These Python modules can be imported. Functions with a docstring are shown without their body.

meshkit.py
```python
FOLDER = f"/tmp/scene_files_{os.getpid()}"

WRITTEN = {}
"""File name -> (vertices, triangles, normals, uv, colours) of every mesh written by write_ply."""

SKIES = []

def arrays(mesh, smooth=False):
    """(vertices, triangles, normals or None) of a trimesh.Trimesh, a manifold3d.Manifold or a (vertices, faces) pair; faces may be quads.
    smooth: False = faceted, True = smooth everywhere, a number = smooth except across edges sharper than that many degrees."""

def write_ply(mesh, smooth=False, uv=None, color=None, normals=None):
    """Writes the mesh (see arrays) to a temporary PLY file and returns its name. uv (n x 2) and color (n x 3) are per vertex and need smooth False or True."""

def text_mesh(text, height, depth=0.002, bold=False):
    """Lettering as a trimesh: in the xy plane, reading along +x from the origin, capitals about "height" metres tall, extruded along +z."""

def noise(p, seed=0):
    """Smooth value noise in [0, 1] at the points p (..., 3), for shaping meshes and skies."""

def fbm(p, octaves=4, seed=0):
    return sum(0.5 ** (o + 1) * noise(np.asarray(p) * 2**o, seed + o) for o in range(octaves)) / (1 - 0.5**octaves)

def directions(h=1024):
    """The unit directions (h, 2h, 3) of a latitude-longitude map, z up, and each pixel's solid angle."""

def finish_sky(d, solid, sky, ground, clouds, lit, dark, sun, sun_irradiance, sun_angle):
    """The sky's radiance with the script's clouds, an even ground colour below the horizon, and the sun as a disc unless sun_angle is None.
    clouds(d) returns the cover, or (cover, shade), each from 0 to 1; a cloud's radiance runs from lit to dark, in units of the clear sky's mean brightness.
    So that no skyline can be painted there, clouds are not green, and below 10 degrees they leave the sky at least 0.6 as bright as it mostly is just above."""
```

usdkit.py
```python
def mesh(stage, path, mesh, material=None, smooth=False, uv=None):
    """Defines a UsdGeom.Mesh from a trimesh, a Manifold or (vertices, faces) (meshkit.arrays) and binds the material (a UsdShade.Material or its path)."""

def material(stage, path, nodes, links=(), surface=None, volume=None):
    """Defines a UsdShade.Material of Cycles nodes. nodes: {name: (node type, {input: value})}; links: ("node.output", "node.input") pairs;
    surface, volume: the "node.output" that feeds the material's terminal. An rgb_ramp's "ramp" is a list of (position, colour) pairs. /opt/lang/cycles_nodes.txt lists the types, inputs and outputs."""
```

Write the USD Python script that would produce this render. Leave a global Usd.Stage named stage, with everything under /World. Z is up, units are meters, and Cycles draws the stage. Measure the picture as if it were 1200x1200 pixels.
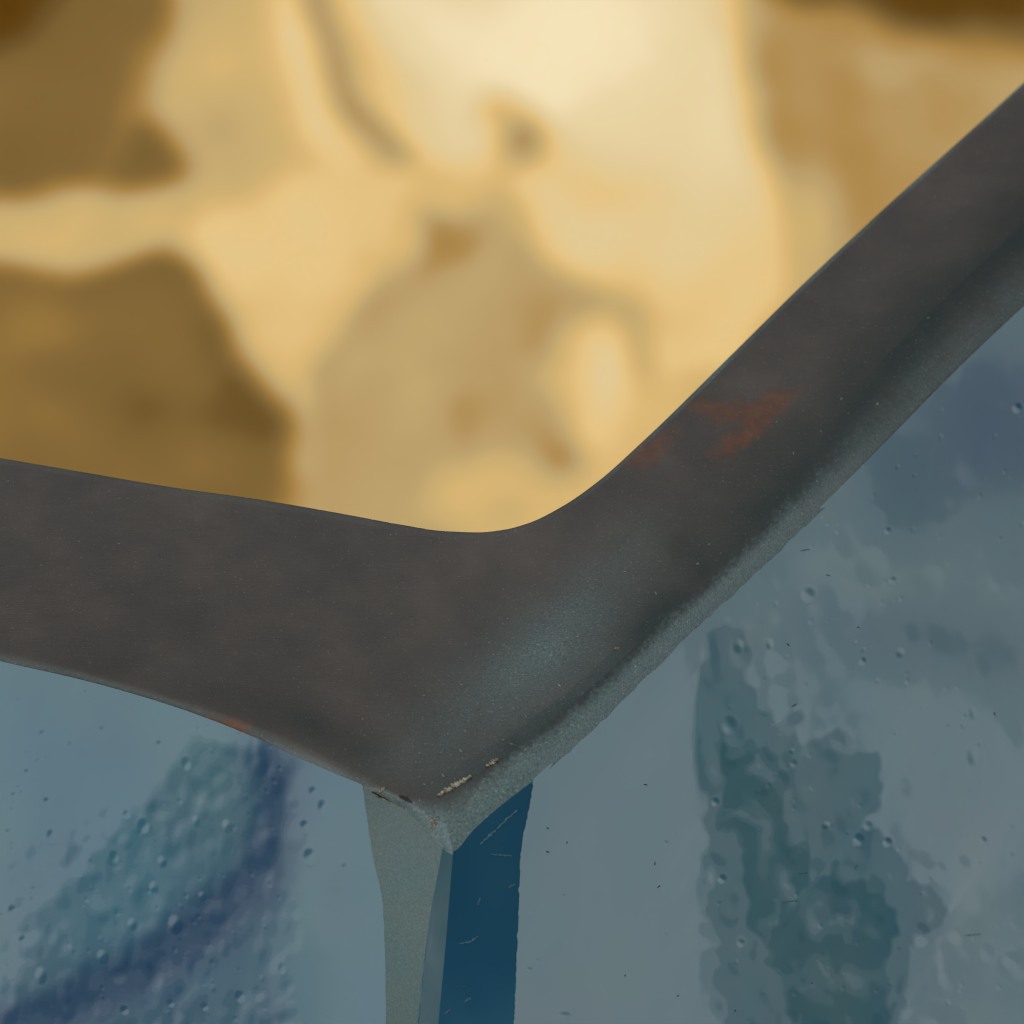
import math
import numpy as np
from scipy.fft import dctn, idctn
from scipy.interpolate import PchipInterpolator
from scipy.ndimage import gaussian_filter, map_coordinates
from pxr import Usd, UsdGeom, UsdLux, UsdShade, Gf, Sdf, Vt
import usdkit, meshkit

rng = np.random.default_rng(7)
stage = Usd.Stage.CreateInMemory()
UsdGeom.SetStageUpAxis(stage, "Z")
UsdGeom.SetStageMetersPerUnit(stage, 1.0)
UsdGeom.Xform.Define(stage, "/World")

# ------------------------------------------------------------------ camera
PITCH = math.radians(40)
DIST = 0.40                                    # metres from the lens to the rim
V = np.array([0, math.cos(PITCH), -math.sin(PITCH)])
RIGHT = np.array([1.0, 0, 0])
UP = np.array([0, math.sin(PITCH), math.cos(PITCH)])
EYE = -V * DIST
TX = 0.075                                     # tangent of half the angle of view
cam = UsdGeom.Camera.Define(stage, "/World/camera")
cam.CreateFocalLengthAttr(100.0)
cam.CreateHorizontalApertureAttr(100.0 * 2 * TX)
cam.CreateVerticalApertureAttr(100.0 * 2 * TX)
cam.CreateFStopAttr(38.0)
cam.CreateFocusDistanceAttr(0.394)
cam.CreateExposureAttr(0.0)
M4 = np.eye(4)
M4[0, :3], M4[1, :3], M4[2, :3], M4[3, :3] = RIGHT, UP, -V, EYE
cam.AddTransformOp().Set(Gf.Matrix4d(M4.tolist()))


def ray(px, py):
    """Direction (depth 1 along the optical axis) of a place in the 1200 x 1200 photograph."""
    px, py = np.asarray(px, float), np.asarray(py, float)
    return V + RIGHT * ((px - 600) / 600 * TX)[..., None] + UP * ((600 - py) / 600 * TX)[..., None]


def on_plane(px, py, p0, n):
    d = ray(px, py)
    return EYE + d * (((p0 - EYE) @ n) / (d @ n))[..., None]


def pixel(p):
    q = np.asarray(p) - EYE
    z = q @ V
    return 600 + 600 * (q @ RIGHT) / z / TX, 600 - 600 * (q @ UP) / z / TX


def unit(v):
    return np.asarray(v, float) / np.linalg.norm(v)


# ------------------------------------------------------------------ the three large faces
Z = np.array([0, 0, 1.0])
TILT = math.radians(25)


def wall_frame(px0, py0, px1, py1, z):
    """A plane through two places of the rim's lower edge, leaning outward below."""
    a, b = (on_plane(x, y, Z * z, Z) for x, y in ((px0, py0), (px1, py1)))
    along = unit(b - a)
    flat = np.array([along[1], -along[0], 0])
    if flat[1] > 0:
        flat = -flat
    n = unit(flat * math.cos(TILT) + Z * math.sin(TILT))
    t = unit(Z - n * (Z @ n))
    return a, np.cross(t, n), t, n


PL = wall_frame(0, 780, 425, 908, -0.0004)
PR = wall_frame(625, 920, 1225, 338, -0.0014)
GN = np.array([0, -math.cos(math.radians(65)), math.sin(math.radians(65))])


def turned(frame, degrees):
    """The same plane with its two axes turned, so that t points along the lean wanted."""
    o, s, t, n = frame
    c, k = math.cos(math.radians(degrees)), math.sin(math.radians(degrees))
    return o, s * c + t * k, t * c - s * k, n


QL, QR = turned(PL, 45), turned(PR, -80)
PG = (np.array([0, 0.12, -0.08]), np.array([1.0, 0, 0]), np.array([0, GN[2], -GN[1]]), GN)


QG = turned(PG, -20)

# ------------------------------------------------------------------ lamps
def rect_lamp(name, centre, face, axis, wide, tall, colour, strength):
    """A rectangular lamp: shines along "face", "tall" measured along "axis"."""
    l = UsdLux.RectLight.Define(stage, "/World/" + name)
    l.CreateWidthAttr(float(wide))
    l.CreateHeightAttr(float(tall))
    l.CreateIntensityAttr(float(strength))
    l.CreateColorAttr(Gf.Vec3f(*map(float, colour)))
    z = -unit(face)
    y = unit(axis - z * (axis @ z))
    x = np.cross(y, z)
    m = np.eye(4)
    m[0, :3], m[1, :3], m[2, :3], m[3, :3] = x, y, z, centre
    l.AddTransformOp().Set(Gf.Matrix4d(m.tolist()))
    return l


class Bank:
    """A bank of unseen lamp strips added for their reflections: c is the place across the bank."""

    def __init__(self, name, p0, n, up, reach, strips, half):
        d = unit(p0 - EYE)
        r = d - 2 * (d @ n) * n
        self.q, self.r = p0 + r * reach, r
        self.a = unit(up - r * (up @ r))
        for k, (c0, c1, colour, strength) in enumerate(strips):
            rect_lamp(name if k == 0 else f"{name}_{k:03d}", self.q + self.a * (c0 + c1) / 2, -r, self.a, 2 * half, c1 - c0, colour, strength)

    def c_of(self, P, n):
        d = P - EYE
        d = d / np.linalg.norm(d, axis=-1, keepdims=True)
        r = d - 2 * (d * n).sum(-1, keepdims=True) * n
        k = ((self.q - P) @ self.r) / np.maximum(r @ self.r, 1e-3)
        return (P + r * k[..., None] - self.q) @ self.a

    def slope(self, P, n0, t0, want):
        """The lean of the surface along t0 that shows the place "want" of the bank to the viewer."""
        lo, hi = np.full(P.shape[:-1], -0.45), np.full(P.shape[:-1], 0.45)
        f = lambda x: self.c_of(P, np.cos(x)[..., None] * n0 + np.sin(x)[..., None] * t0)
        up = f(np.full(P.shape[:-1], 0.05)).mean() > f(np.full(P.shape[:-1], -0.05)).mean()
        for _ in range(26):
            mid = (lo + hi) / 2
            big = (f(mid) > want) == up
            hi, lo = np.where(big, mid, hi), np.where(big, lo, mid)
        return -np.tan((lo + hi) / 2)


KL = KR = 2.1
neutral = (0.93, 0.985, 1.0)
SIDE = [(-0.02, 0.42, 1.0), (-0.055, -0.02, 0.72), (-0.09, -0.055, 0.48), (-0.125, -0.09, 0.26), (-0.16, -0.125, 0.10)]
p_left = on_plane(240, 1000, PL[0], PL[3])
p_right = on_plane(880, 900, PR[0], PR[3])
bank_left = Bank("added_soft_box_left", p_left, QL[3], QL[2], 0.90, [(a + 0.055, b + 0.055, neutral, KL * s) for a, b, s in SIDE], 0.40)  # unseen graded strips added to be mirrored in the left wall
bank_right = Bank("added_soft_box_right", p_right, QR[3], QR[2], 0.90, [(a + 0.03, b + 0.03, neutral, KR * 0.85 * s) for a, b, s in SIDE], 0.40)  # unseen graded strips added to be mirrored in the right wall
KG = 1.0
GOLD = np.array([.95, .76, .44])
SHADES = [(0.0, (80, 50, 0)), (.10, (96, 68, 26)), (.20, (108, 83, 44)), (.30, (126, 100, 57)), (.40, (150, 117, 62)), (.48, (174, 136, 77)), (.555, (186, 159, 110)), (.63, (202, 173, 114)),
          (.70, (218, 180, 114)), (.77, (232, 196, 131)), (.84, (224, 200, 148)), (.91, (232, 210, 163)), (1.0, (245, 226, 184))]
TONES = []
for k, (tone, rgb) in enumerate(SHADES):                # added strips, each as warm and bright as its reflection in the gold
    lo = (SHADES[k - 1][0] + tone) / 2 if k else -0.12
    hi = (SHADES[k + 1][0] + tone) / 2 if k + 1 < len(SHADES) else 1.6
    TONES.append((-0.275 + 0.53 * lo, -0.275 + 0.53 * hi, (np.array(rgb) / 255) ** 2.2 / GOLD))
p_gold = on_plane(600, 320, PG[0], PG[3])
bank_top = Bank("added_overhead_strips", p_gold, PG[3], QG[2], 0.85, [(a, b, c, KG) for a, b, c in TONES], 0.75)  # unseen strips added, standing in for light between the gold walls
rect_lamp("added_key_lamp", np.array([-0.35, -1.05, 0.75]), unit(np.array([0.35, 1.05, -0.75])), Z, 0.25, 0.25, (1.0, 0.97, 0.92), 28.0)  # unseen lamp added for diffuse light on the vessel

# ------------------------------------------------------------------ materials
LOOKS = "/World/Looks/"


def blue_glass(name, lo, hi, navy, rough=0.05):
    return usdkit.material(stage, LOOKS + name, {
        "g": ("geometry", {}),
        "n1": ("noise_texture", {"scale": 75.0, "detail": 3.0, "roughness": 0.55}),
        "r1": ("rgb_ramp", {"ramp": [(0.35, lo), (0.68, hi)]}),
        "at": ("attribute", {"attribute": "navy"}),
        "mx": ("mix_color", {"b": navy}),
        "n2": ("noise_texture", {"scale": 2600.0, "detail": 3.0}),
        "map": ("mapping", {"scale": (900.0, 900.0, 9000.0)}),
        "n3": ("noise_texture", {"scale": 1.0, "detail": 2.0}),
        "b1": ("bump", {"strength": 0.012, "distance": 0.0001}),
        "n4": ("noise_texture", {"scale": 260.0, "detail": 4.0}),
        "r4": ("map_range", {"from_min": 0.35, "from_max": 0.7, "to_min": rough * 0.8, "to_max": rough * 1.5, "clamp": True}),
        "p": ("principled_bsdf", {"ior": 1.5}),
    }, [("g.position", "n1.vector"), ("n1.fac", "r1.fac"), ("r1.color", "mx.a"), ("at.fac", "mx.fac"), ("mx.result", "p.base_color"),
        ("g.position", "map.vector"), ("map.vector", "n3.vector"), ("n3.fac", "b1.height"), ("b1.normal", "p.normal"),
        ("g.position", "n4.vector"), ("n4.fac", "r4.value"), ("r4.result", "p.roughness")], surface="p.BSDF")


M_left = blue_glass("left_blue_glass", (.07, .21, .295), (.115, .235, .28), (.042, .105, .20))
M_right = blue_glass("right_blue_glass", (.075, .24, .32), (.125, .265, .31), (.075, .165, .29))
M_deep = blue_glass("deep_blue_glass", (.022, .112, .21), (.038, .15, .25), (.02, .10, .33), 0.12)
M_pale = blue_glass("pale_blue_glass", (.035, .115, .15), (.042, .125, .155), (.02, .10, .33), 0.4)

M_rim = usdkit.material(stage, LOOKS + "dark_ground_rim", {
    "g": ("geometry", {}),
    "fr": ("attribute", {"attribute": "frost_sheen"}), "ru": ("attribute", {"attribute": "rust"}), "so": ("attribute", {"attribute": "dark_teal"}),
    "n1": ("noise_texture", {"scale": 130.0, "detail": 7.0, "roughness": 0.62}),
    "dark": ("rgb_ramp", {"ramp": [(0.25, (.078, .075, .075)), (0.5, (.110, .104, .101)), (0.75, (.152, .141, .132))]}),
    "n2": ("noise_texture", {"scale": 7000.0, "detail": 2.0, "roughness": 0.7}),
    "frost_sheen": ("rgb_ramp", {"ramp": [(0.28, (.085, .15, .165)), (0.5, (.168, .272, .292)), (0.64, (.215, .31, .315)), (0.76, (.50, .57, .53))]}),
    "nf": ("math", {"math_type": "multiply_add", "value2": 0.7, "value3": -0.35}),
    "ff": ("math", {"math_type": "multiply_add", "use_clamp": True}),
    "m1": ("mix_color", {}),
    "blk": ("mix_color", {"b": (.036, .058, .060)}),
    "nr": ("noise_texture", {"scale": 900.0, "detail": 4.0}),
    "rr": ("rgb_ramp", {"ramp": [(0.3, (.16, .065, .03)), (0.7, (.34, .115, .04))]}),
    "m2": ("mix_color", {}),
    "map": ("mapping", {"scale": (700.0, 9000.0, 9000.0), "rotation": (0, 0, 0.05)}),
    "n3": ("noise_texture", {"scale": 1.0, "detail": 3.0, "roughness": 0.6}),
    "ad": ("math", {"math_type": "add"}),
    "b": ("bump", {"strength": 0.26, "distance": 0.00006}),
    "sp": ("map_range", {"from_min": 0.66, "from_max": 0.8, "to_min": 0.0, "to_max": 0.55, "clamp": True}),
    "m3": ("mix_color", {"b": (.62, .64, .56)}),
    "p": ("principled_bsdf", {"roughness": 0.5, "ior": 1.45}),
}, [("g.position", "n1.vector"), ("n1.fac", "dark.fac"), ("g.position", "n2.vector"), ("n2.fac", "frost_sheen.fac"), ("n2.fac", "nf.value1"),
    ("fr.fac", "ff.value1"), ("dark.color", "blk.a"), ("so.fac", "blk.fac"), ("blk.result", "m1.a"), ("frost_sheen.color", "m1.b"), ("fr.fac", "m1.fac"),
    ("g.position", "nr.vector"), ("nr.fac", "rr.fac"), ("m1.result", "m2.a"), ("rr.color", "m2.b"), ("ru.fac", "m2.fac"),
    ("n2.fac", "sp.value"), ("m2.result", "m3.a"), ("sp.result", "m3.fac"), ("m3.result", "p.base_color"),
    ("g.position", "map.vector"), ("map.vector", "n3.vector"), ("n3.fac", "ad.value1"), ("n2.fac", "ad.value2"), ("ad.value", "b.height"), ("b.normal", "p.normal")], surface="p.BSDF")

M_frost = usdkit.material(stage, LOOKS + "frosted_corner", {
    "g": ("geometry", {}),
    "n1": ("noise_texture", {"scale": 170.0, "detail": 3.0}),
    "a": ("rgb_ramp", {"ramp": [(0.3, (.115, .20, .215)), (0.7, (.15, .215, .20))]}),
    "n2": ("noise_texture", {"scale": 9500.0, "detail": 2.0, "roughness": 0.7}),
    "s": ("rgb_ramp", {"ramp": [(0.3, (.75, .75, .75)), (0.5, (1., 1., 1.)), (0.66, (1.15, 1.15, 1.1)), (0.77, (1.8, 1.8, 1.6))]}),
    "m": ("mix_color", {"blend_type": "multiply", "fac": 1.0, "use_clamp": False}),
    "b": ("bump", {"strength": 0.4, "distance": 0.00006}),
    "p": ("principled_bsdf", {"roughness": 0.55}),
}, [("g.position", "n1.vector"), ("n1.fac", "a.fac"), ("g.position", "n2.vector"), ("n2.fac", "s.fac"), ("a.color", "m.a"), ("s.color", "m.b"), ("m.result", "p.base_color"),
    ("n2.fac", "b.height"), ("b.normal", "p.normal")], surface="p.BSDF")

M_gold = usdkit.material(stage, LOOKS + "polished_gold", {
    "p": ("principled_bsdf", {"base_color": (.95, .76, .44), "metallic": 1.0, "roughness": 0.10}),
}, surface="p.BSDF")
M_chip = usdkit.material(stage, LOOKS + "pale_flake", {
    "g": ("geometry", {}), "n": ("noise_texture", {"scale": 5000.0, "detail": 3.0}),
    "r": ("rgb_ramp", {"ramp": [(0.35, (.22, .20, .135)), (0.65, (.60, .60, .48))]}),
    "p": ("principled_bsdf", {"roughness": 0.7})}, [("g.position", "n.vector"), ("n.fac", "r.fac"), ("r.color", "p.base_color")], surface="p.BSDF")
M_pit = usdkit.material(stage, LOOKS + "dark_nick", {
    "p": ("principled_bsdf", {"base_color": (.05, .045, .035), "roughness": 0.7})}, surface="p.BSDF")

M_speck = usdkit.material(stage, LOOKS + "dull_speck", {
    "p": ("principled_bsdf", {"base_color": (.085, .155, .18), "roughness": 0.4})}, surface="p.BSDF")
M_crumb = usdkit.material(stage, LOOKS + "pale_crumb", {
    "p": ("principled_bsdf", {"base_color": (.38, .42, .38), "roughness": 0.7})}, surface="p.BSDF")
M_scratch = usdkit.material(stage, LOOKS + "pale_scratch", {
    "p": ("principled_bsdf", {"base_color": (.09, .20, .28), "roughness": 0.6})}, surface="p.BSDF")

# ------------------------------------------------------------------ the vessel
vessel = UsdGeom.Xform.Define(stage, "/World/faceted_vessel").GetPrim()
vessel.SetCustomDataByKey("label", "blue glossy faceted vessel with dark weathered rim, frosted corner and polished golden inside")
vessel.SetCustomDataByKey("category", "vessel")
USED = {}


def part(name, mesh, material, smooth=True, attrs=None, label=None, parent=vessel):
    k = (str(parent.GetPath()), name)
    USED[k] = USED.get(k, -1) + 1
    path = f"{parent.GetPath()}/{name}" + (f"_{USED[k]:03d}" if USED[k] else "")
    m = usdkit.mesh(stage, path, mesh, material, smooth=smooth)
    for key, a in (attrs or {}).items():
        UsdGeom.PrimvarsAPI(m).CreatePrimvar(key, Sdf.ValueTypeNames.FloatArray, "vertex").Set(Vt.FloatArray.FromNumpy(np.asarray(a, np.float32).ravel()))
    if label:
        m.GetPrim().SetCustomDataByKey("label", label)
    return m.GetPrim()


def grid_mesh(P, face=None):
    """Triangles over a grid of points (rows, columns, 3), turned towards "face"."""
    h, w = P.shape[:2]
    i = np.arange(h * w).reshape(h, w)
    f = np.stack([i[:-1, :-1], i[:-1, 1:], i[1:, 1:], i[1:, :-1]], -1).reshape(-1, 4)
    f = np.vstack([f[:, [0, 1, 2]], f[:, [0, 2, 3]]])
    v = P.reshape(-1, 3)
    if face is not None:
        n = np.cross(v[f[:, 1]] - v[f[:, 0]], v[f[:, 2]] - v[f[:, 0]]).sum(0)
        if n @ np.asarray(face) < 0:
            f = f[:, ::-1]
    return v, f


def polygon_distance(x, y, pts):
    """Signed distance to a polygon, negative inside."""
    pts = np.asarray(pts, float)
    d = np.full(x.shape, 1e18)
    inside = np.zeros(x.shape, bool)
    for (ax, ay), (bx, by) in zip(pts, np.roll(pts, -1, 0)):
        ex, ey = bx - ax, by - ay
        k = np.clip(((x - ax) * ex + (y - ay) * ey) / (ex * ex + ey * ey + 1e-12), 0, 1)
        d = np.minimum(d, (x - ax - k * ex) ** 2 + (y - ay - k * ey) ** 2)
        cross = (ay > y) != (by > y)
        with np.errstate(divide="ignore", invalid="ignore"):
            inside ^= cross & (x < ax + (y - ay) * ex / (ey if ey else 1e-9))
    d = np.sqrt(d)
    return np.where(inside, -d, d)


def line_distance(x, y, pts):
    pts = np.asarray(pts, float)
    d = np.full(x.shape, 1e18)
    for (ax, ay), (bx, by) in zip(pts[:-1], pts[1:]):
        ex, ey = bx - ax, by - ay
        k = np.clip(((x - ax) * ex + (y - ay) * ey) / (ex * ex + ey * ey + 1e-12), 0, 1)
        d = np.minimum(d, (x - ax - k * ex) ** 2 + (y - ay - k * ey) ** 2)
    return np.sqrt(d)


def step(d, soft):
    k = np.clip(0.5 - d / (2 * soft), 0, 1)
    return k * k * (3 - 2 * k)


class Field:
    """How far each place of a face leans towards its added lamp strips, 0 to 1."""

    def __init__(self, x, y, base):
        self.x, self.y, self.v = x, y, np.full(x.shape, float(base))

    def poly(self, pts, value, soft=12):
        m = step(polygon_distance(self.x, self.y, pts), soft)
        self.v = self.v * (1 - m) + value * m

    def line(self, pts, value, width, soft=None):
        d = line_distance(self.x, self.y, pts)
        m = np.exp(-(d / width) ** 2)
        self.v = self.v * (1 - m) + value * m

    def blob(self, cx, cy, rx, ry, value, turn=0.0):
        c, s = math.cos(turn), math.sin(turn)
        u, w = (self.x - cx) * c + (self.y - cy) * s, -(self.x - cx) * s + (self.y - cy) * c
        m = np.exp(-(u / rx) ** 2 - (w / ry) ** 2)
        self.v = self.v * (1 - m) + value * m


def integrate(f, ds, dt, lam):
    """The relief whose slope along rows (t) is nearest to f while its slope along columns (s) stays small."""
    h, w = f.shape
    rhs = np.zeros_like(f)
    mid = (f[1:] + f[:-1]) / 2
    rhs[:-1] += mid / dt
    rhs[1:] -= mid / dt
    kt = (2 - 2 * np.cos(np.pi * np.arange(h) / h)) / dt**2
    ks = (2 - 2 * np.cos(np.pi * np.arange(w) / w)) / ds**2
    den = kt[:, None] + lam * ks[None]
    den[0, 0] = 1
    q = dctn(-rhs, type=2, norm="ortho") / den
    q[0, 0] = 0
    return idctn(q, type=2, norm="ortho")


class Face:
    """A plane with a relief h(s, t) on it."""

    def __init__(self, frame, x0, x1, y0, y1, step_m):
        self.o, self.s, self.t, self.n = frame
        c = on_plane(np.array([x0, x1, x0, x1, (x0 + x1) / 2]), np.array([y0, y0, y1, y1, y0]), self.o, self.n) - self.o
        self.s0, s1, self.t0, t1 = (c @ self.s).min(), (c @ self.s).max(), (c @ self.t).min(), (c @ self.t).max()
        self.d = step_m
        ns, nt = int((s1 - self.s0) / step_m) + 1, int((t1 - self.t0) / step_m) + 1
        S, T = np.meshgrid(self.s0 + np.arange(ns) * step_m, self.t0 + np.arange(nt) * step_m)
        self.S, self.T = S, T
        self.P = self.o + S[..., None] * self.s + T[..., None] * self.t
        self.x, self.y = pixel(self.P)

    def relief(self, bank, want, lam, extra=None, smooth=0):
        f = bank.slope(self.P + getattr(self, "h0", np.zeros(self.S.shape))[..., None] * self.n, self.n, self.t, want)
        seen = (self.x > -60) & (self.x < 1260) & (self.y > -60) & (self.y < 1260)
        away = np.clip(np.maximum.reduce([-self.x, self.x - 1200, -self.y, self.y - 1200]) / 110, 0, 1)
        f = f * (1 - away) + f[seen].mean() * away
        self.h = integrate(f, self.d, self.d, lam)
        if smooth:
            self.h = gaussian_filter(self.h, smooth)
        self.h0 = self.h
        self.x, self.y = pixel(self.P + self.h0[..., None] * self.n)
        if extra is not None:
            self.h = self.h + extra
        return f

    def height(self, P):
        q = P - self.o
        r, c = np.atleast_1d((q @ self.t - self.t0) / self.d), np.atleast_1d((q @ self.s - self.s0) / self.d)
        return map_coordinates(self.h, [r, c], order=1, mode="nearest").reshape(q.shape[:-1])

    def at(self, px, py):
        px, py = np.asarray(px, float), np.asarray(py, float)
        qx, qy = px, py
        for _ in range(5):
            P = on_plane(qx, qy, self.o, self.n)
            P = P + self.height(P)[..., None] * self.n
            sx, sy = pixel(P)
            qx, qy = qx + 0.9 * (px - sx), qy + 0.9 * (py - sy)
        return P


def pits(face, spots, step_m):
    """Small bubbles burst at the surface: (x, y, radius in pixels, depth as a share of the radius, stretch)."""
    out = np.zeros(face.x.shape)
    for x, y, r, k, st in spots:
        r = r * 0.8 if r >= 3 and abs(k) > 0.2 else r
        near = (np.abs(face.x - x) < 4 * r * st) & (np.abs(face.y - y) < 4 * r * st)
        if not near.any():
            continue
        ii, jj = np.where(near)
        sl = np.s_[ii.min():ii.max() + 1, jj.min():jj.max() + 1]
        u, w = (face.x[sl] - x) / r, (face.y[sl] - y) / (r * st)
        q = u * u + w * w
        out[sl] += 0.27 * k * r * 5e-5 * (-np.exp(-q) + 0.16 * np.exp(-((np.sqrt(q) - 1.45) / 0.45) ** 2))
    return out


def lumps(face, size_px, stretch, seed, octaves=2):
    """Uneven fired surface: soft bumps about size_px across."""
    p = np.stack([face.x / size_px, face.y / (size_px * stretch), np.zeros_like(face.x)], -1)
    return meshkit.fbm(p + 100, octaves, seed) - 0.5


# --- left blue wall
FL = Face(QL, -260, 520, 690, 1420, 0.00011)
def ragged(face, size, much, seed):
    p = np.stack([face.x / size, face.y / (size * 1.2), face.x * 0], -1)
    return face.x + much * (meshkit.fbm(p + 50, 2, seed) - 0.5), face.y + much * (meshkit.fbm(p + 90, 2, seed + 9) - 0.5)


def lean_left():
    wl = Field(*ragged(FL, 22, 22, 71), 0.95)
    wl.poly([(236, 862), (345, 895), (332, 960), (318, 1010), (270, 1060), (200, 1110), (100, 1160), (20, 1200), (20, 1160), (60, 1080), (105, 1015), (168, 955), (190, 920)], 0.33, 10)
    wl.poly([(40, 1075), (105, 1020), (170, 985), (240, 990), (230, 1050), (160, 1090), (40, 1120)], 0.42, 14)
    wl.line([(310, 905), (322, 950), (295, 1025), (235, 1085), (150, 1135), (40, 1195), (-60, 1240)], 0.0, 34)
    wl.line([(250, 890), (215, 950)], 0.2, 10)
    wl.poly([(-260, 1185), (60, 1195), (150, 1135), (235, 1085), (310, 1010), (335, 1010), (345, 1420), (-260, 1420)], 0.36, 34)
    wl.poly([(345, 895), (520, 900), (520, 1420), (352, 1420), (352, 1100), (338, 1000)], 0.97, 30)
    wl.blob(350, 1160, 60, 130, 0.72)
    wl.v += 0.10 * lumps(FL, 60, 1.2, 3)
    return wl.v


spots_l = [(148, 954, 4, .5, 1.2), (187, 872, 3.5, .5, 1.1), (168, 968, 6, .5, 1.3), (55, 939, 4, .5, 1), (60, 979, 5, .55, 1.4), (15, 1067, 5, .5, 1.1), (367, 928, 4.5, .55, 1.2), (378, 946, 5, .6, 1.6),
           (357, 968, 5, .6, 1.2), (363, 1003, 6.5, .6, 1.2), (281, 1168, 5, .6, 1.2), (240, 1180, 4, .5, 1), (146, 1184, 4.5, .5, 1), (200, 1176, 4, .5, 1), (134, 1004, 5, .45, 1.3), (27, 1102, 4.5, .5, 1.1),
           (266, 968, 5, -.45, 1.4), (205, 1083, 7, -.45, 1.3), (237, 1050, 4, -.5, 1.2), (120, 1121, 6, -.45, 1.2), (48, 1143, 6, -.45, 1.5), (180, 1040, 5, -.4, 1.3), (155, 1083, 5, -.4, 1.3), (218, 895, 5, .45, 1.4), (230, 962, 4, -.4, 1.4), (190, 1010, 5, -.4, 1.2), (330, 1135, 4, .4, 1.6), (10, 975, 3, .45, 1), (32, 905, 2.5, .5, 1), (16, 932, 3, .45, 1), (120, 855, 3, .4, 1), (50, 860, 4, .25, 1), (404, 1016, 2.5, .35, 1)]
for _ in range(150):
    spots_l.append((rng.uniform(-40, 340), rng.uniform(810, 1230), rng.uniform(0.9, 2.2), rng.choice([.28, .35, -.3]), rng.uniform(1, 1.5)))
for _ in range(420):                            # low dents and swellings of the fired surface
    bx, by = rng.uniform(-40, 345), rng.uniform(850, 1240)
    if by > 900 - 0.25 * (bx - 200) and by > 1010 - 0.55 * bx:
        spots_l.append((bx, by, rng.uniform(5, 12), rng.choice([-1, 1]) * rng.uniform(.04, .11), rng.uniform(1, 1.9)))
FL.relief(bank_left, -0.09 + 0.155 * lean_left(), 0.01)
FL.relief(bank_left, -0.09 + 0.155 * lean_left(), 0.01)
slope_l = FL.relief(bank_left, -0.09 + 0.155 * lean_left(), 0.01, pits(FL, spots_l, FL.d))

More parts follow.
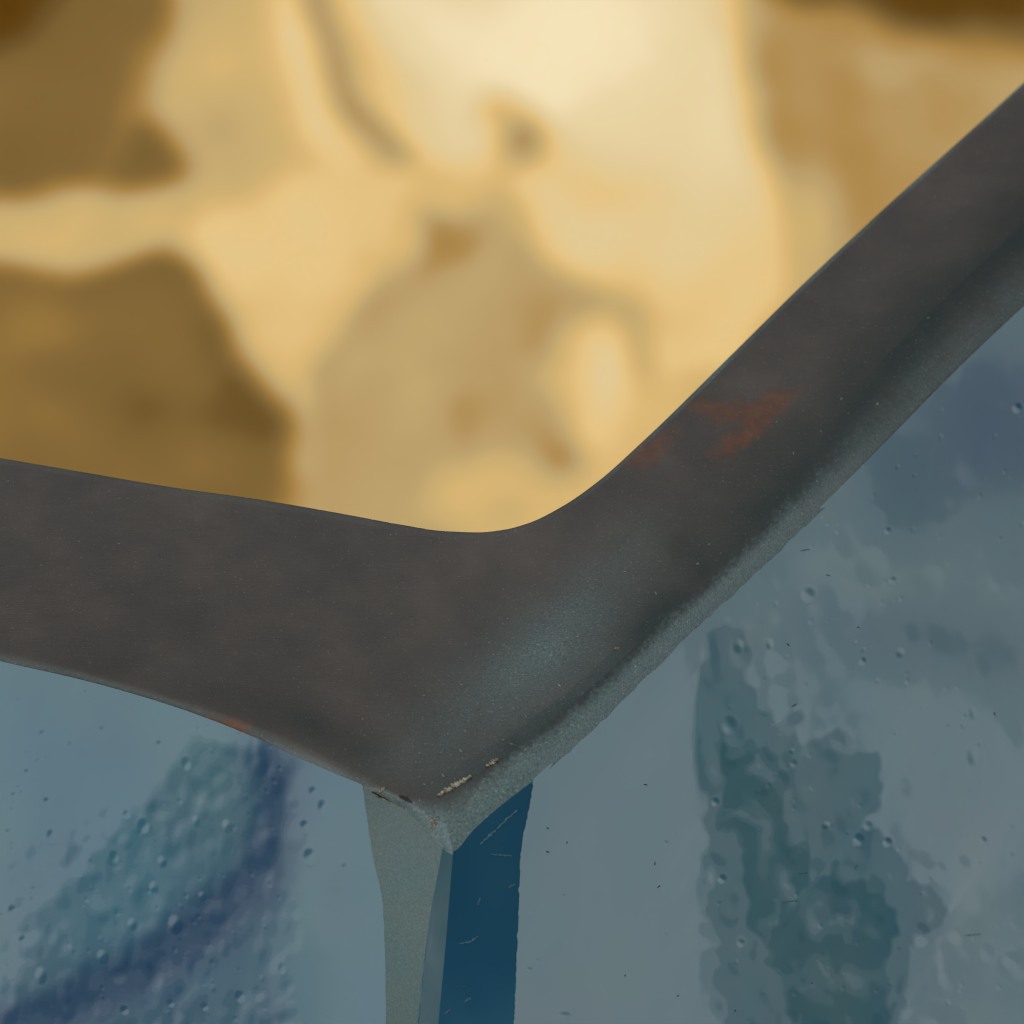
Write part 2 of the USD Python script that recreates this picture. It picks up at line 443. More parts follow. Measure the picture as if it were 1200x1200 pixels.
# --- right blue wall
FR = Face(QR, 560, 1460, 60, 1420, 0.00012)
def lean_right():
    keep_x = step(820 - FR.x, 8)
    gx, gy = ragged(FR, 20, 34, 73)
    wr = Field(FR.x * (1 - keep_x) + gx * keep_x, FR.y * (1 - keep_x) + gy * keep_x, 0.80)
    wr.poly([(600, 900), (720, 830), (800, 760), (812, 900), (818, 1050), (832, 1420), (560, 1420)], 0.97, 14)
    wr.poly([(1020, 540), (1460, 100), (1460, 560), (1210, 640), (1120, 600), (1050, 620), (1000, 600)], 0.54, 95)
    wr.blob(1070, 560, 50, 60, 0.4)
    wr.blob(1150, 470, 50, 60, 0.42)
    wr.blob(1060, 745, 110, 40, 0.52, 0.1)
    wr.blob(1150, 780, 90, 40, 0.55, 0.2)
    wr.blob(1000, 700, 60, 60, 0.8)
    wr.blob(1110, 850, 90, 60, 0.9)
    wr.blob(1050, 950, 60, 40, 0.95)
    wr.blob(1140, 980, 70, 90, 0.9)
    wr.line([(822, 800), (818, 870), (828, 960), (835, 1060), (845, 1150), (850, 1420)], 0.95, 5)
    wr.poly([(832, 745), (852, 738), (874, 742), (878, 800), (886, 828), (904, 832), (912, 842), (930, 834), (942, 846), (946, 865), (962, 872), (985, 860), (995, 885), (1018, 882), (1022, 905), (1038, 920), (1040, 940), (1022, 956),
             (1010, 968), (1040, 985), (1058, 1008), (1062, 1028), (1098, 1032), (1106, 1060), (1096, 1096), (1066, 1112), (1060, 1160), (1066, 1420), (850, 1420), (848, 1160), (835, 1110), (830, 1050), (826, 960), (815, 890), (815, 830)], 0.41, 4)
    wr.poly([(838, 870), (858, 884), (880, 878), (905, 876), (918, 905), (928, 950), (932, 985), (948, 985), (952, 1012), (945, 1050), (985, 1018), (1000, 1036), (1040, 1045), (1052, 1090), (1042, 1150), (1052, 1190), (1000, 1420), (960, 1420), (930, 1160), (902, 1110), (878, 1080), (866, 1010), (852, 975), (846, 920)], -0.02, 4)
    for cx, cy, rx, ry, tv in ((890, 898, 12, 20, .55), (898, 985, 14, 40, .48), (925, 1040, 11, 20, .62), (908, 1075, 6, 16, .6), (962, 1075, 18, 24, .5), (996, 1082, 9, 16, .62), (945, 1150, 90, 6, .45), (880, 960, 22, 8, .5), (880, 1160, 40, 40, .42), (1000, 1150, 60, 20, .3)):
        wr.blob(cx, cy, rx, ry, tv)
    wr.v += 0.12 * lumps(FR, 70, 1.0, 13) * step(790 - FR.x, 40)
    return wr.v


spots_r = [(947, 697, 7, .35, 1.0), (854, 850, 8, .3, 1.2), (838, 940, 4, .55, 1.1), (846, 1030, 4.5, .6, 1), (1040, 622, 3.5, .5, 1), (1192, 478, 5, .6, 1), (1046, 680, 4, .5, .8), (1011, 775, 4, .5, 1), (1152, 985, 4, .55, 1),
           (1006, 984, 6, .5, 1), (1040, 987, 5, .55, 1), (780, 988, 3, .4, 1), (1017, 968, 5, .4, 1), (902, 755, 4, -.4, 1.5), (866, 757, 6, -.35, 1.3), (1080, 1095, 8, .15, 1.2), (1185, 1125, 7, .12, 1), (968, 967, 5, -.35, .8), (868, 1105, 4, .4, 1),
           (1055, 765, 5, -.3, 1), (1140, 835, 4, -.3, 1.8), (1130, 840, 2, .5, 1), (1140, 885, 6, -.3, 1.8), (930, 895, 4, .35, 1), (928, 880, 3, -.4, 1), (620, 1136, 2.5, .5, .6), (629, 1126, 2, .5, .5), (660, 1050, 1.8, .5, .5), (715, 1115, 1.5, .4, .6), (780, 1096, 1.8, .5, .6), (661, 1190, 6, .2, .5)]
for _ in range(170):
    spots_r.append((rng.uniform(840, 1240), rng.uniform(480, 1230), rng.uniform(0.8, 2.0), rng.choice([.3, .4, -.3, -.3]), rng.uniform(.8, 1.6)))
for _ in range(210):
    bx, by = rng.uniform(822, 1130), rng.uniform(735, 1230)
    if by > 735 + 1.0 * (bx - 880):
        spots_r.append((bx, by, rng.uniform(7, 14), rng.choice([-1, 1]) * rng.uniform(.025, .075), rng.uniform(1, 1.9)))
for _ in range(120):
    spots_r.append((rng.uniform(860, 1240), rng.uniform(440, 1230), rng.uniform(6, 16), rng.choice([-1, 1]) * rng.uniform(.015, .04), rng.uniform(1, 1.9)))
for _ in range(16):
    spots_r.append((rng.uniform(630, 800), rng.uniform(860, 1230), rng.uniform(1, 1.6), .35, rng.uniform(.5, .8)))
FR.relief(bank_right, -0.115 + 0.155 * lean_right(), 0.01)
FR.relief(bank_right, -0.115 + 0.155 * lean_right(), 0.01)
slope_r = FR.relief(bank_right, -0.115 + 0.155 * lean_right(), 0.01, pits(FR, spots_r, FR.d))
print("mean slope left/right", slope_l.mean(), slope_r.mean(), "relief mm", np.ptp(FL.h) * 1e3, np.ptp(FR.h) * 1e3)

# --- the rim's edges, as places of the photograph
EDGE = [  # inner edge, crease, lower edge
    ((-250, 494), (-250, 704), (-250, 719)), ((-120, 515), (-120, 734), (-120, 749)), ((0, 535), (0, 764), (0, 780)), ((100, 552), (106, 788), (105, 804)), ((200, 569), (212, 818), (209, 834)), ((300, 583), (314, 856), (309, 872)), ((400, 600), (389, 891), (383, 907)),
    ((470, 613), (434, 913), (425, 925)), ((520, 620.5), (474, 931), (476, 950)), ((560, 622), (515, 930), (531, 1000)), ((590, 619), (545, 912), (556, 975)), ((620, 611), (582, 890), (590, 945)),
    ((660, 591), (636, 851), (625, 919)), ((700, 563), (700, 797), (700, 850)), ((760, 509), (800, 702), (800, 752)), ((860, 411), (915, 588), (930, 630)), ((940, 332), (1000, 488), (1040, 521)), ((1030, 248), (1100, 385), (1120, 440)), ((1200, 95), (1210, 280), (1228, 338)), ((1400, -92), (1415, 85), (1440, 134))]
inner, crease, lower = (np.array([e[k] for e in EDGE], float) for k in range(3))
SEAM_A = PchipInterpolator([880, 925, 1000, 1060, 1120, 1200, 1320, 1420], [418, 425, 436, 448, 451, 452, 452, 452])
SEAM_D = PchipInterpolator([860, 919, 1000, 1100, 1200, 1420], [628, 625, 611, 607, 603, 596])
SEAM_A0, SEAM_D0 = SEAM_A, SEAM_D
fray = lambda y, k: meshkit.fbm(np.stack([np.asarray(y) / 7, np.asarray(y) * 0, np.asarray(y) * 0 + k], -1), 3, 52) - 0.5
WALL_A = lambda y: SEAM_A0(y) + 3.0 * np.abs(fray(y, 1))
WALL_D = lambda y: SEAM_D0(y) - 3.5 * np.abs(fray(y, 2))
SEAM_B = PchipInterpolator([900, 985, 1080, 1200, 1420], [532, 520, 503, 489, 466])
SEAM_C = PchipInterpolator([900, 1000, 1100, 1200, 1420], [541, 531, 523, 514, 496])


def corner(px, py, bulge=1.0):
    """The chamfered corner between the two walls, standing forward of the straight line between its seams."""
    px, py = np.asarray(px, float), np.asarray(py, float)
    a, d = SEAM_A(py), SEAM_D(py)
    b, c = SEAM_B(py), SEAM_C(py)
    A3, D3 = FL.at(a, py), FR.at(d, py)
    k = np.clip((px - a) / (d - a), 0, 1)
    fwd = np.where(px < b, (px - a) / (b - a) * 0.0010, np.where(px < c, 0.0010 + (px - b) / (c - b) * 0.00045, (d - px) / (d - c) * 0.00145))
    return A3 * (1 - k)[..., None] + D3 * k[..., None] - V * (np.clip(fwd, 0, 1) * bulge)[..., None]


u0 = np.arange(len(EDGE), dtype=float)
lower3 = np.zeros((len(EDGE), 3))
for i, (x, y) in enumerate(lower):
    lower3[i] = FL.at(np.array(x), np.array(y)) if i <= 7 else FR.at(np.array(x), np.array(y)) if i >= 12 else corner(x, y)
def smooth_knots(a):
    for _ in range(3):
        a = np.concatenate([a[:1], (a[:-2] + 2 * a[1:-1] + a[2:]) / 4, a[-1:]])
    return a


drop = np.interp(u0, [0, 7, 9, 12, 15, 19], [.00045, .00045, .0012, .0014, .0014, .0014])
zc = smooth_knots(lower3[:, 2] + drop)
print("crease z mm", np.round(zc * 1e3, 2))
crease3 = np.array([on_plane(x, y, Z * z, Z) for (x, y), z in zip(crease, zc)])
inner3 = np.array([on_plane(x, y, Z * 0.0, Z) for x, y in inner])

# the rim goes on round the back, outside the picture: plan corners of its outer edge
BACK = np.array([(.078, .100), (.052, .185), (-.055, .205), (-.132, .125), (-.120, .012)])
CENTRE = np.array([-.030, .095])
bi = np.array([np.append(CENTRE + (p - CENTRE) * 0.88, 0) for p in BACK])
bc = np.array([np.append(p, zc[-1] if k < 2 else zc[0]) for k, p in enumerate(BACK)])
bl = bc + np.array([[*(unit(p - CENTRE) * 0.001), -0.0012] for p in BACK])
ku = np.concatenate([u0, u0[-1] + np.array([3., 6., 9., 12., 15.]), [u0[-1] + 18.]])
close = lambda a, b: PchipInterpolator(ku, np.vstack([a, b, a[:1]]))
f_in, f_cr, f_lo = close(inner3, bi), close(crease3, bc), close(lower3, bl)
uu = np.concatenate([np.linspace(0, u0[-1], 1500), u0[-1] + np.linspace(0, 18, 160)[1:]])
uu0 = uu


# lower edge in the picture follows the walls' own relief between the knots
def lower_line(uv):
    out = f_lo(uv)
    vis = uv <= u0[-1]
    lx, ly = PchipInterpolator(u0, lower[:, 0])(uv[vis]), PchipInterpolator(u0, lower[:, 1])(uv[vis])
    jag = (meshkit.fbm(np.stack([lx / 14, ly / 14, lx * 0], -1), 3, 31) - 0.5)
    ly = ly + jag * np.interp(uv[vis], [0, 7, 9, 13, 19], [4, 4, 2, 5, 6])
    L, R, K = FL.at(lx, ly), FR.at(lx, ly), corner(lx, ly)
    m = uv[vis][:, None]
    out[vis] = np.where(m <= 7, L, np.where(m >= 12, R, K))
    return out


I3, C3, L3 = f_in(uu), f_cr(uu), lower_line(uu)
inward = I3 - C3
inward[:, 2] = 0
inward /= np.linalg.norm(inward, axis=1, keepdims=True)
LIP = 0.00022
rows = []
for a in np.linspace(math.pi / 2, 0, 7):
    rows.append(I3 - inward * LIP * (1 - math.sin(a)) * 1.0 - Z * LIP * (1 - math.cos(a)))
n_lip = len(rows)
for w in np.linspace(0, 1, 110)[1:]:
    p = I3 * (1 - w) + C3 * w - inward * LIP * (1 - w)
    p[:, 2] += -0.00025 * math.sin(math.pi * w) + 0.00012 * (meshkit.fbm(np.stack([p[:, 0] * 90, p[:, 1] * 90, p[:, 0] * 0 + 7], -1), 2, 9) - 0.5) * math.sin(math.pi * w)
    rows.append(p)
i_crease = len(rows) - 1
for w in np.linspace(0, 1, 34)[1:]:
    p = C3 * (1 - w) + L3 * w
    rows.append(p + (Z * 0.00030 - inward * 0.00018) * math.sin(math.pi * w) * np.interp(uu, [0, 7, 9, 19, 22], [.25, .25, 1, 1, 1])[:, None])
R3 = np.array(rows)
keep = R3.copy()
R3[n_lip + 2:-2] = gaussian_filter(R3, (2.5, 2.0, 0))[n_lip + 2:-2]
rx, ry = pixel(R3)
# edge ground rough towards the outside, sheen painted over it; dark teal along the crease
wrow = np.concatenate([np.zeros(n_lip), np.linspace(0, 1, 110)[1:], 1 + np.linspace(0, 1, 34)[1:]])[:, None] * np.ones_like(rx)
U = np.broadcast_to(uu, rx.shape)
nz = meshkit.fbm(np.stack([rx / 40, ry / 40, rx * 0], -1), 4, 21) - 0.5
right = np.interp(U, [7.5, 9], [0, 1])
grain = meshkit.noise(np.stack([rx / 3.5, ry / 3.5, rx * 0], -1), 77) - 0.5
ramp = lambda v, a, b: np.clip((v - a) / (b - a), 0, 1) ** 2 * (3 - 2 * np.clip((v - a) / (b - a), 0, 1))
frost_sheen = ramp(wrow + 0.35 * nz + 0.25 * grain, 1.0, 1.0 + np.interp(U, [12, 14.5, 17], [.62, .7, .95])) * right * np.interp(U, [9, 12, 14.5, 16, 19], [.95, .95, .9, .42, .35])
frost_sheen = np.maximum(frost_sheen, ramp(wrow, 0.99, 1.5) * np.interp(U, [7, 9, 11], [.30, .9, 0]))
fan = step(polygon_distance(rx, ry, [(440, 905), (500, 830), (600, 730), (690, 655), (760, 610), (745, 665), (690, 745), (720, 775), (620, 850), (560, 890), (520, 915)]) + 60 * nz, 55)  # soft sheen at the corner, painted into the rim colour
glow = np.exp(-(((rx - 650) * 0.80 + (ry - 760) * -0.60) / 100) ** 2 - (((rx - 650) * 0.60 + (ry - 760) * 0.80) / 40) ** 2)  # brighter middle of the painted sheen
frost_sheen = np.maximum(frost_sheen, np.clip(0.33 * fan + 0.36 * glow, 0, 1) * (1 + 0.9 * nz) * (wrow <= 1.05))
lip_glint = (wrow <= 0.02) * np.interp(U, [3, 9, 12, 14, 19], [.2, .1, .1, .7, .8]) * np.clip(0.6 + 1.6 * nz, 0.15, 1)  # highlight along the inner lip, painted as a paler colour
frost_sheen = np.clip(np.maximum(frost_sheen, lip_glint), 0, 1)
dark_teal = np.interp(wrow, [0.35, 0.85, 1.0, 1.2, 1.7], [0, .75, 1, .9, .35]) * right * np.interp(U, [8, 10, 13, 19], [.3, .8, .95, 1.0])  # dark teal tone, strongest at the crease
dark_teal = dark_teal * (1 - 0.75 * np.clip(fan + glow, 0, 1) * (wrow < 0.92))
dark_teal = np.maximum(dark_teal, 0.55 * np.exp(-((wrow - 0.90) / 0.09) ** 2) * np.interp(U, [3, 6, 7, 7.8], [0, 1, 1, 0]))
dark_teal = np.maximum(dark_teal, 0.95 * np.interp(wrow, [0.80, 0.86, 1.2, 1.7], [0, 1, 1, 0]) * np.interp(U, [14.5, 16.5], [0, 1]))
dark_teal = np.clip(dark_teal * (1 + 0.8 * nz), 0, 1)
rust = np.zeros_like(rx)
nz2 = meshkit.fbm(np.stack([rx / 9, ry / 9, rx * 0], -1), 3, 22) - 0.5
for poly, val in (([(808, 472), (880, 470), (905, 455), (935, 458), (918, 480), (905, 495), (880, 520), (845, 538), (832, 532), (868, 500), (828, 488)], 0.7), ([(732, 542), (755, 518), (795, 505), (785, 520), (768, 545), (750, 546)], 0.6), ([(232, 836), (262, 842), (292, 848), (294, 872), (258, 870), (234, 856)], 0.9)):
    rust = np.maximum(rust, val * step(polygon_distance(rx, ry, poly) + 22 * nz2, 9) * (0.75 + 0.8 * nz2))
part("rim", grid_mesh(R3, Z), M_rim, True, {"frost_sheen": frost_sheen, "dark_teal": dark_teal, "rust": np.clip(rust, 0, 1)})

# --- the blue walls
def wall(name, face, xa, ya, label, seam_first, navy):
    """xa, ya: places (rows, columns) of the photograph."""
    P = face.at(xa, ya)
    out = np.clip(np.maximum.reduce([(-130 - xa) / 120, (xa - 1330) / 120, (ya - 1300) / 110]), 0, 1)
    h = (P - face.o) @ face.n
    P = P + ((h * (1 - out) - 0.002 * out**2) - h)[..., None] * face.n
    fine = grid_mesh(P, face.n)
    nv = np.clip(navy(xa, ya), 0, 1).ravel()
    return part(name, fine, M_left if seam_first else M_right, True, {"navy": nv}, label)


ny, nx = 520, 560
yy = np.linspace(0, 1, ny)[:, None]
lx_top = np.linspace(-250, 425, nx)
uL = np.interp(lx_top, lower[:8, 0], u0[:8])
ly_top = PchipInterpolator(lower[:8, 0], lower[:8, 1])(lx_top)
k = np.linspace(0, 1, nx)[None]
top_y = ly_top - 6
ya = top_y[None] * (1 - yy) + 1410 * yy
xa = -250 * (1 - k) + WALL_A(np.clip(ya, 880, 1420)) * k


def navy_left(x, y):
    d = line_distance(x, y, [(318, 890), (322, 950), (298, 1025), (235, 1085), (150, 1140), (40, 1195), (-60, 1240)])
    low = step(polygon_distance(x, y, [(-260, 1185), (60, 1195), (150, 1135), (235, 1085), (310, 1010), (335, 1010), (345, 1420), (-260, 1420)]), 40)
    return np.exp(-(d / 34) ** 2) * 0.9 + 0.42 * low + 0.5 * (meshkit.fbm(np.stack([x / 70, y / 160, x * 0], -1), 3, 41) - 0.45) + 0.1


wall("wall", FL, xa, ya, "left wall with pitted blue gloss and a dark diagonal band", True, navy_left)
nx2, ny2 = 620, 700
rx_top = np.linspace(625, 1440, nx2)
ry_top = PchipInterpolator(lower[12:, 0], lower[12:, 1])(rx_top) - 7
yy = np.linspace(0, 1, ny2)[:, None]
k = np.linspace(0, 1, nx2)[None]
ya2 = ry_top[None] * (1 - yy) + 1410 * yy
xa2 = WALL_D(np.clip(ya2, 860, 1420)) * (1 - k) + 1440 * k


def navy_right(x, y):
    return 0.85 * np.exp(-((x - 1150) / 150) ** 2 - ((y - 500) / 120) ** 2) + 0.5 * np.exp(-((x - 1070) / 120) ** 2 - ((y - 750) / 45) ** 2) + 0.6 * (meshkit.fbm(np.stack([x / 90, y / 120, x * 0], -1), 3, 43) - 0.42)


wall("wall", FR, xa2, ya2, "right wall with pitted blue gloss and a dark scalloped patch", False, navy_right)

# --- the corner: frosted strip, pale bevel, deep blue facet
nyc = 160
yk = np.linspace(0, 1, nyc)[:, None]


def strip(x_top, y_top, left, right_, cols):
    kk = np.linspace(0, 1, cols)[None]
    yt = np.interp(kk[0], np.linspace(0, 1, len(y_top)), y_top)
    y = yt[None] * (1 - yk) + 1410 * yk
    x = left(np.clip(y, 870, 1420)) * (1 - kk) + right_(np.clip(y, 870, 1420)) * kk
    return x, y


low_y = PchipInterpolator(lower[7:13, 0], lower[7:13, 1])
xs, ys = strip(None, low_y(np.linspace(425, 520, 30)) - 4, SEAM_A, SEAM_B, 50)
Pf = corner(xs, ys)
nf = 0.00003 * (meshkit.fbm(np.stack([xs / 12, ys / 12, xs * 0], -1), 3, 51) - 0.5)
part("corner_strip", grid_mesh(Pf - V * nf[..., None], -V), M_frost, True, label="frosted grey green strip down the corner")
xs, ys = strip(None, low_y(np.linspace(520, 531, 8)) - 4, SEAM_B, SEAM_C, 12)
part("corner_bevel", grid_mesh(corner(xs, ys), -V), M_pale, True, label="narrow pale bevel beside the frosted strip")
xs, ys = strip(None, low_y(np.linspace(531, 625, 24)) - 4, SEAM_C, SEAM_D, 40)
part("corner_facet", grid_mesh(corner(xs, ys), -V), M_deep, True, label="narrow deep blue facet beside the pale bevel")

# --- the remaining walls and the underside, outside the picture
def down(p, n, z):
    t = unit(Z - n * (Z @ n))
    return p - t * ((p[2] - z) / t[2])


FOOT = -0.14
corners = [lower3[7] - PL[3] * 0.003, *bl]
out_n = []
ring = [lower3[9] + V * 0.004, *bl]
top_ring = np.array(ring)
foot_ring = []
for p in top_ring:
    o = p - np.array([*CENTRE, p[2]])
    o[2] = 0
    foot_ring.append(p + unit(o) * 0.062 * (1.0 if True else 0) + Z * (FOOT - p[2]))
foot_ring = np.array(foot_ring)
for k in range(len(top_ring)):
    j = (k + 1) % len(top_ring)
    a, b, c, d = top_ring[k], top_ring[j], foot_ring[j], foot_ring[k]
    cen = np.append(CENTRE, -0.05)
    shift = 0.004 if k in (0, len(top_ring) - 1) else 0.0
    q = np.array([a, b, c, d])
    n = unit(np.cross(b - a, d - a))
    n = n if n @ (q.mean(0) - cen) > 0 else -n
    q = q - n * shift
    P = np.stack([q[0] + (q[1] - q[0]) * s for s in np.linspace(0, 1, 8)]), np.stack([q[3] + (q[2] - q[3]) * s for s in np.linspace(0, 1, 8)])
    part("outer_wall", grid_mesh(np.stack([P[0], P[1]]), n), M_right, False, {"navy": np.zeros(16)})
part("underside", (np.vstack([foot_ring, [[*CENTRE, FOOT]]]), np.array([[6, (k + 1) % 6, k] for k in range(6)])), M_deep, False)

# --- the golden inside
FG = Face(QG, -330, 1530, -420, 800, 0.00026)
def lean_gold():
    wg = Field(*ragged(FG, 90, 58, 75), 0.62)
    wg.poly([(-400, -420), (215, -420), (195, 20), (165, 80), (158, 120), (185, 150), (212, 195), (195, 225), (100, 236), (40, 246), (-400, 200)], 0.26, 14)
    wg.poly([(-400, -420), (150, -420), (120, -30), (40, 30), (-20, 75), (-400, 140)], 0.02, 24)
    wg.blob(60, 130, 50, 40, 0.30)
    wg.poly([(-400, 240), (0, 248), (100, 236), (200, 224), (260, 236), (250, 320), (200, 300), (100, 300), (0, 312), (-400, 330)], 0.62, 14)
    wg.poly([(215, -420), (400, -420), (385, 60), (420, 140), (440, 200), (400, 240), (260, 236), (215, 190), (160, 120), (168, 80), (195, 20)], 0.63, 14)
    wg.blob(235, 70, 55, 35, 0.69, -0.6)
    wg.blob(270, 170, 30, 60, 0.56, -0.5)
    wg.line([(350, -200), (348, 60), (370, 150), (395, 200)], 0.86, 24)
    wg.poly([(380, -420), (870, -420), (870, 60), (900, 150), (920, 240), (930, 330), (860, 410), (800, 440), (740, 400), (690, 360), (645, 330), (630, 250), (600, 200), (560, 190), (480, 190), (440, 170), (400, 100)], 0.85, 22)
    wg.blob(560, 40, 110, 90, 0.99)
    wg.blob(700, 40, 130, 120, 1.0)
    wg.blob(430, 50, 32, 80, 0.72, -0.25)
    wg.blob(720, 215, 50, 25, 0.76)
    wg.blob(820, 320, 80, 90, 0.78)
    wg.blob(760, 370, 60, 40, 0.66)
    wg.line([(383, -60), (390, 60), (408, 120), (440, 170), (470, 190)], 0.33, 14)
    wg.line([(560, 112), (590, 130), (620, 160), (625, 195)], 0.58, 20)
    wg.blob(612, 168, 26, 30, 0.33)
    wg.poly([(240, 235), (330, 215), (440, 195), (500, 190), (560, 190), (580, 215), (545, 245), (510, 262), (498, 310), (470, 335), (430, 370), (395, 415), (370, 460), (345, 470), (325, 455), (290, 400), (262, 350), (245, 312), (225, 270)], 0.75, 12)
    wg.blob(350, 310, 60, 70, 0.82)
    wg.blob(530, 215, 35, 18, 0.70, -0.4)
    wg.blob(430, 320, 22, 14, 0.68)
    wg.poly([(512, 262), (545, 245), (600, 205), (630, 250), (645, 330), (690, 360), (650, 400), (640, 470), (640, 560), (640, 800), (355, 800), (352, 560), (362, 510), (380, 450), (430, 378), (500, 318)], 0.555, 12)
    wg.blob(535, 285, 42, 30, 0.42, -0.7)
    wg.blob(470, 420, 40, 60, 0.58)
    wg.blob(545, 480, 14, 30, 0.47)
    wg.line([(500, 262), (506, 300), (480, 335), (430, 378), (385, 440), (360, 505)], 0.36, 11)
    wg.blob(348, 490, 18, 34, 0.55)
    wg.blob(340, 560, 14, 22, 0.36)
    wg.poly([(-400, 330), (0, 322), (50, 315), (200, 310), (232, 328), (258, 380), (295, 430), (330, 485), (332, 570), (300, 800), (-400, 800)], 0.29, 12)
    wg.blob(70, 375, 70, 30, 0.37)
    wg.blob(50, 480, 60, 50, 0.34)
    wg.blob(180, 470, 40, 50, 0.19)
    wg.blob(275, 480, 45, 40, 0.20)
    wg.line([(210, 312), (240, 340), (262, 390), (300, 440), (328, 490)], 0.14, 15)
    wg.line([(-50, 328), (60, 322), (140, 314), (205, 313)], 0.2, 10)
    wg.line([(330, 500), (336, 560), (330, 600)], 0.26, 12)
    wg.blob(250, 545, 28, 25, 0.36)
    wg.blob(100, 345, 80, 20, 0.32)
    wg.line([(640, 400), (655, 378), (700, 362), (738, 385), (748, 425)], 0.44, 14)
    wg.poly([(655, 440), (675, 395), (700, 388), (722, 410), (726, 445), (790, 450), (840, 440), (700, 640), (590, 640), (520, 590), (530, 540), (640, 540), (660, 500)], 0.71, 14)
    wg.blob(692, 430, 32, 44, 0.83)
    wg.blob(565, 545, 45, 18, 0.69)
    wg.blob(655, 545, 22, 20, 0.34)
    wg.blob(650, 525, 10, 30, 0.5)
    wg.blob(640, 490, 14, 30, 0.52)
    wg.blob(590, 600, 60, 16, 0.64)
    wg.poly([(872, -420), (1500, -420), (1500, 600), (900, 420), (930, 300), (912, 200), (880, 110), (868, 30)], 0.475, 34)
    wg.line([(893, 60), (905, 130), (930, 220)], 0.44, 16)
    wg.line([(985, 90), (990, 170), (1010, 240)], 0.42, 24)
    wg.blob(955, 270, 22, 70, 0.66)
    wg.blob(945, 120, 30, 60, 0.50)
    wg.blob(1080, 150, 50, 60, 0.50)
    wg.blob(1060, 80, 90, 22, 0.54)
    wg.poly([(880, -420), (1600, -420), (1600, 70), (1200, 42), (1080, 27), (960, 10), (890, -14)], 0.02, 22)
    wg.v = gaussian_filter(wg.v, 3.6)
    wg.v += 0.05 * lumps(FG, 60, 1.0, 61) * step(np.abs(FG.y - 300) - 400, 50)
    return wg.v


FG.relief(bank_top, -0.275 + 0.53 * lean_gold(), 0.01)
slope_g = FG.relief(bank_top, -0.275 + 0.53 * lean_gold(), 0.01)
print("gold slope mean", slope_g.mean(), "relief mm", np.ptp(FG.h) * 1e3)
PGr = FG.P + FG.h[..., None] * FG.n
ex = (np.abs(FG.x - 600) > 900) | (FG.y < -380)
gold_v, gold_f = grid_mesh(PGr, GN)
# the bowl's side, from under the rim to the border of the hammered bottom
border = np.vstack([PGr[0, :-1], PGr[:-1, -1], PGr[-1, :0:-1], PGr[:0:-1, 0]])
bc2 = border.mean(0)[:2]
ang = np.unwrap(np.arctan2(border[:, 1] - bc2[1], border[:, 0] - bc2[0]))
inn = I3[::3] + inward[::3] * 0.0 - Z * LIP
ia = np.arctan2(inn[:, 1] - bc2[1], inn[:, 0] - bc2[0])
order = np.argsort(ia)
ia, inn = ia[order], inn[order]
bm = (ang + np.pi) % (2 * np.pi) - np.pi
ring_in = np.stack([np.interp(bm, ia, inn[:, c], period=2 * np.pi) for c in range(3)], -1)
side = []
for w in np.linspace(0, 1, 24):
    xy = w ** 1.8
    zz = 1 - (1 - w) ** 1.6
    p = ring_in * (1 - xy) + border * xy
    p[:, 2] = ring_in[:, 2] * (1 - zz) + border[:, 2] * zz
    side.append(p)
side = np.array(side)
side = np.concatenate([side, side[:, :1]], 1)
sv, sf = grid_mesh(side, None)
part("golden_lining", (np.vstack([gold_v, sv]), np.vstack([gold_f, sf + len(gold_v)])), M_gold, True)

# --- flakes and nicks at the corner of the rim
def surface_at(px, py):
    i = np.argmin((rx - px) ** 2 + (ry - py) ** 2)
    return R3.reshape(-1, 3)[i]


def flake(path, width, lift, seed, material, name, label, on=None):
    """A small ragged crumb along a line of places in the photograph."""
    path = np.array(path, float)
    n = 26
    s = np.linspace(0, 1, n)
    t = np.linspace(0, 1, len(path))
    x, y = np.interp(s, t, path[:, 0]), np.interp(s, t, path[:, 1])
    dx, dy = np.gradient(x), np.gradient(y)
    ln = np.hypot(dx, dy)
    nxv, nyv = -dy / ln, dx / ln
    r = np.random.default_rng(seed)
    ww = width * np.sin(np.pi * np.clip(s, .02, .98)) ** 0.5 * r.uniform(0.45, 1.2, n)
    base = np.array([surface_at(a, b) for a, b in zip(x, y)]) if on is None else on(x, y)
    depth = gaussian_filter((base - EYE) @ V, 2)
    rows_ = []
    for c, up in ((-1, -0.15), (-0.6, .6), (0, 1.0), (0.6, .7), (1, -0.15)):
        jx = r.normal(0, 0.5, n)
        d = depth - (lift * up + 0.00002) * (0.7 + 0.6 * r.random(n))
        rows_.append(EYE + ray(x + nxv * ww * c + jx, y + nyv * ww * c + jx) * d[:, None])
    part(name, grid_mesh(np.array(rows_), -V), material, False, label=label)


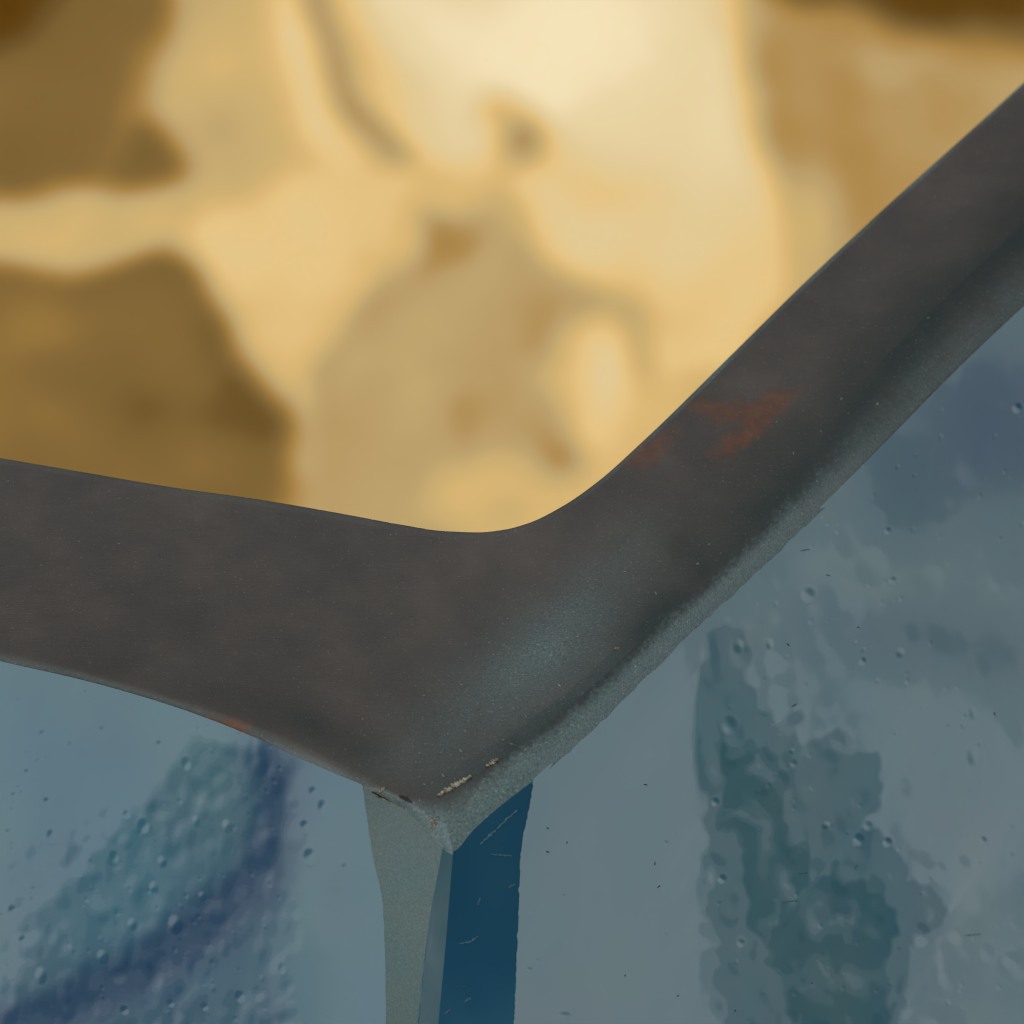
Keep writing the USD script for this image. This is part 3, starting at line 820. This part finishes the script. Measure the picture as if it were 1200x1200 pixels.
flake([(513, 932), (528, 924), (540, 917), (552, 909)], 4.5, .00016, 1, M_chip, "flake", "long cream flake on the rim's corner")
flake([(570, 898), (577, 894), (584, 889)], 3.2, .00012, 2, M_chip, "flake", "small cream flake right of the long one")
flake([(438, 930), (446, 934), (456, 940)], 2.2, .0001, 3, M_chip, "flake", "pale flake at the left end of the corner")
flake([(444, 929), (452, 922)], 2.0, .0001, 4, M_chip, "flake", "pale splinter at the left end of the corner")
flake([(436, 928), (444, 933), (453, 937)], 1.8, .00014, 5, M_pit, "nick", "dark nick under the pale splinter")
flake([(468, 933), (475, 936), (482, 940)], 3.0, .00006, 6, M_pit, "nick", "dark nick between the flakes")
for k, (x, y) in enumerate([(506, 962), (509, 966), (507, 971), (511, 959), (723, 760)]):
    flake([(x - 3, y + 1), (x + 3, y - 1)], 2.0, .00006, 20 + k, M_chip, "crumb", None)

for k, (pts, w) in enumerate([([(563, 989), (580, 973), (606, 949)], 0.9), ([(575, 1001), (600, 1003)], 0.5), ([(538, 1106), (552, 1103), (560, 1097)], 0.5), ([(545, 1174), (552, 1169)], 0.9), ([(521, 1188), (528, 1183)], 0.9), ([(596, 1040), (604, 1036)], 0.5), ([(540, 1155), (547, 1156)], 0.4), ([(560, 1060), (563, 1052)], 0.35)]):
    flake(pts, w, .00002, 40 + k, M_scratch, "scratch", None, corner)
def short(x, y, l):
    a = rng.uniform(0, math.pi)
    return [(x - l * math.cos(a), y - l * math.sin(a)), (x + l * math.cos(a), y + l * math.sin(a))]


for k in range(8):
    x, y = rng.uniform(635, 800), rng.uniform(900, 1195)
    flake(short(x, y, rng.uniform(.8, 2.2)), rng.uniform(.4, .9), .00001, 60 + k, M_speck if k % 3 else M_scratch, "speck", None, FR.at)
for k in range(13):
    x, y = rng.uniform(840, 1190), rng.uniform(640, 1195)
    l = rng.uniform(1, 3) if k % 4 else rng.uniform(5, 12)
    flake(short(x, y, l) if k % 4 else [(x - l, y + 1), (x + l, y - 1)], rng.uniform(.2, .5), .00001, 90 + k, M_speck if k % 2 else M_scratch, "speck", None, FR.at)
for k in range(24):
    q = rng.uniform(0, 1) ** 1.5
    x = 520 + 620 * q + rng.normal(0, 12)
    y = 925 - 560 * q + rng.normal(0, 22) - 20
    flake(short(x, y, rng.uniform(.8, 2.0)), rng.uniform(.5, 1.0), .00003, 130 + k, M_crumb, "crumb", None)
flake([(505, 1075), (497, 1130), (491, 1190), (487, 1230)], 1.1, .00003, 170, M_scratch, "pale_edge", "thin pale line down the edge of the frosted strip", lambda a, b: corner(a, b))  # thin pale line along the seam
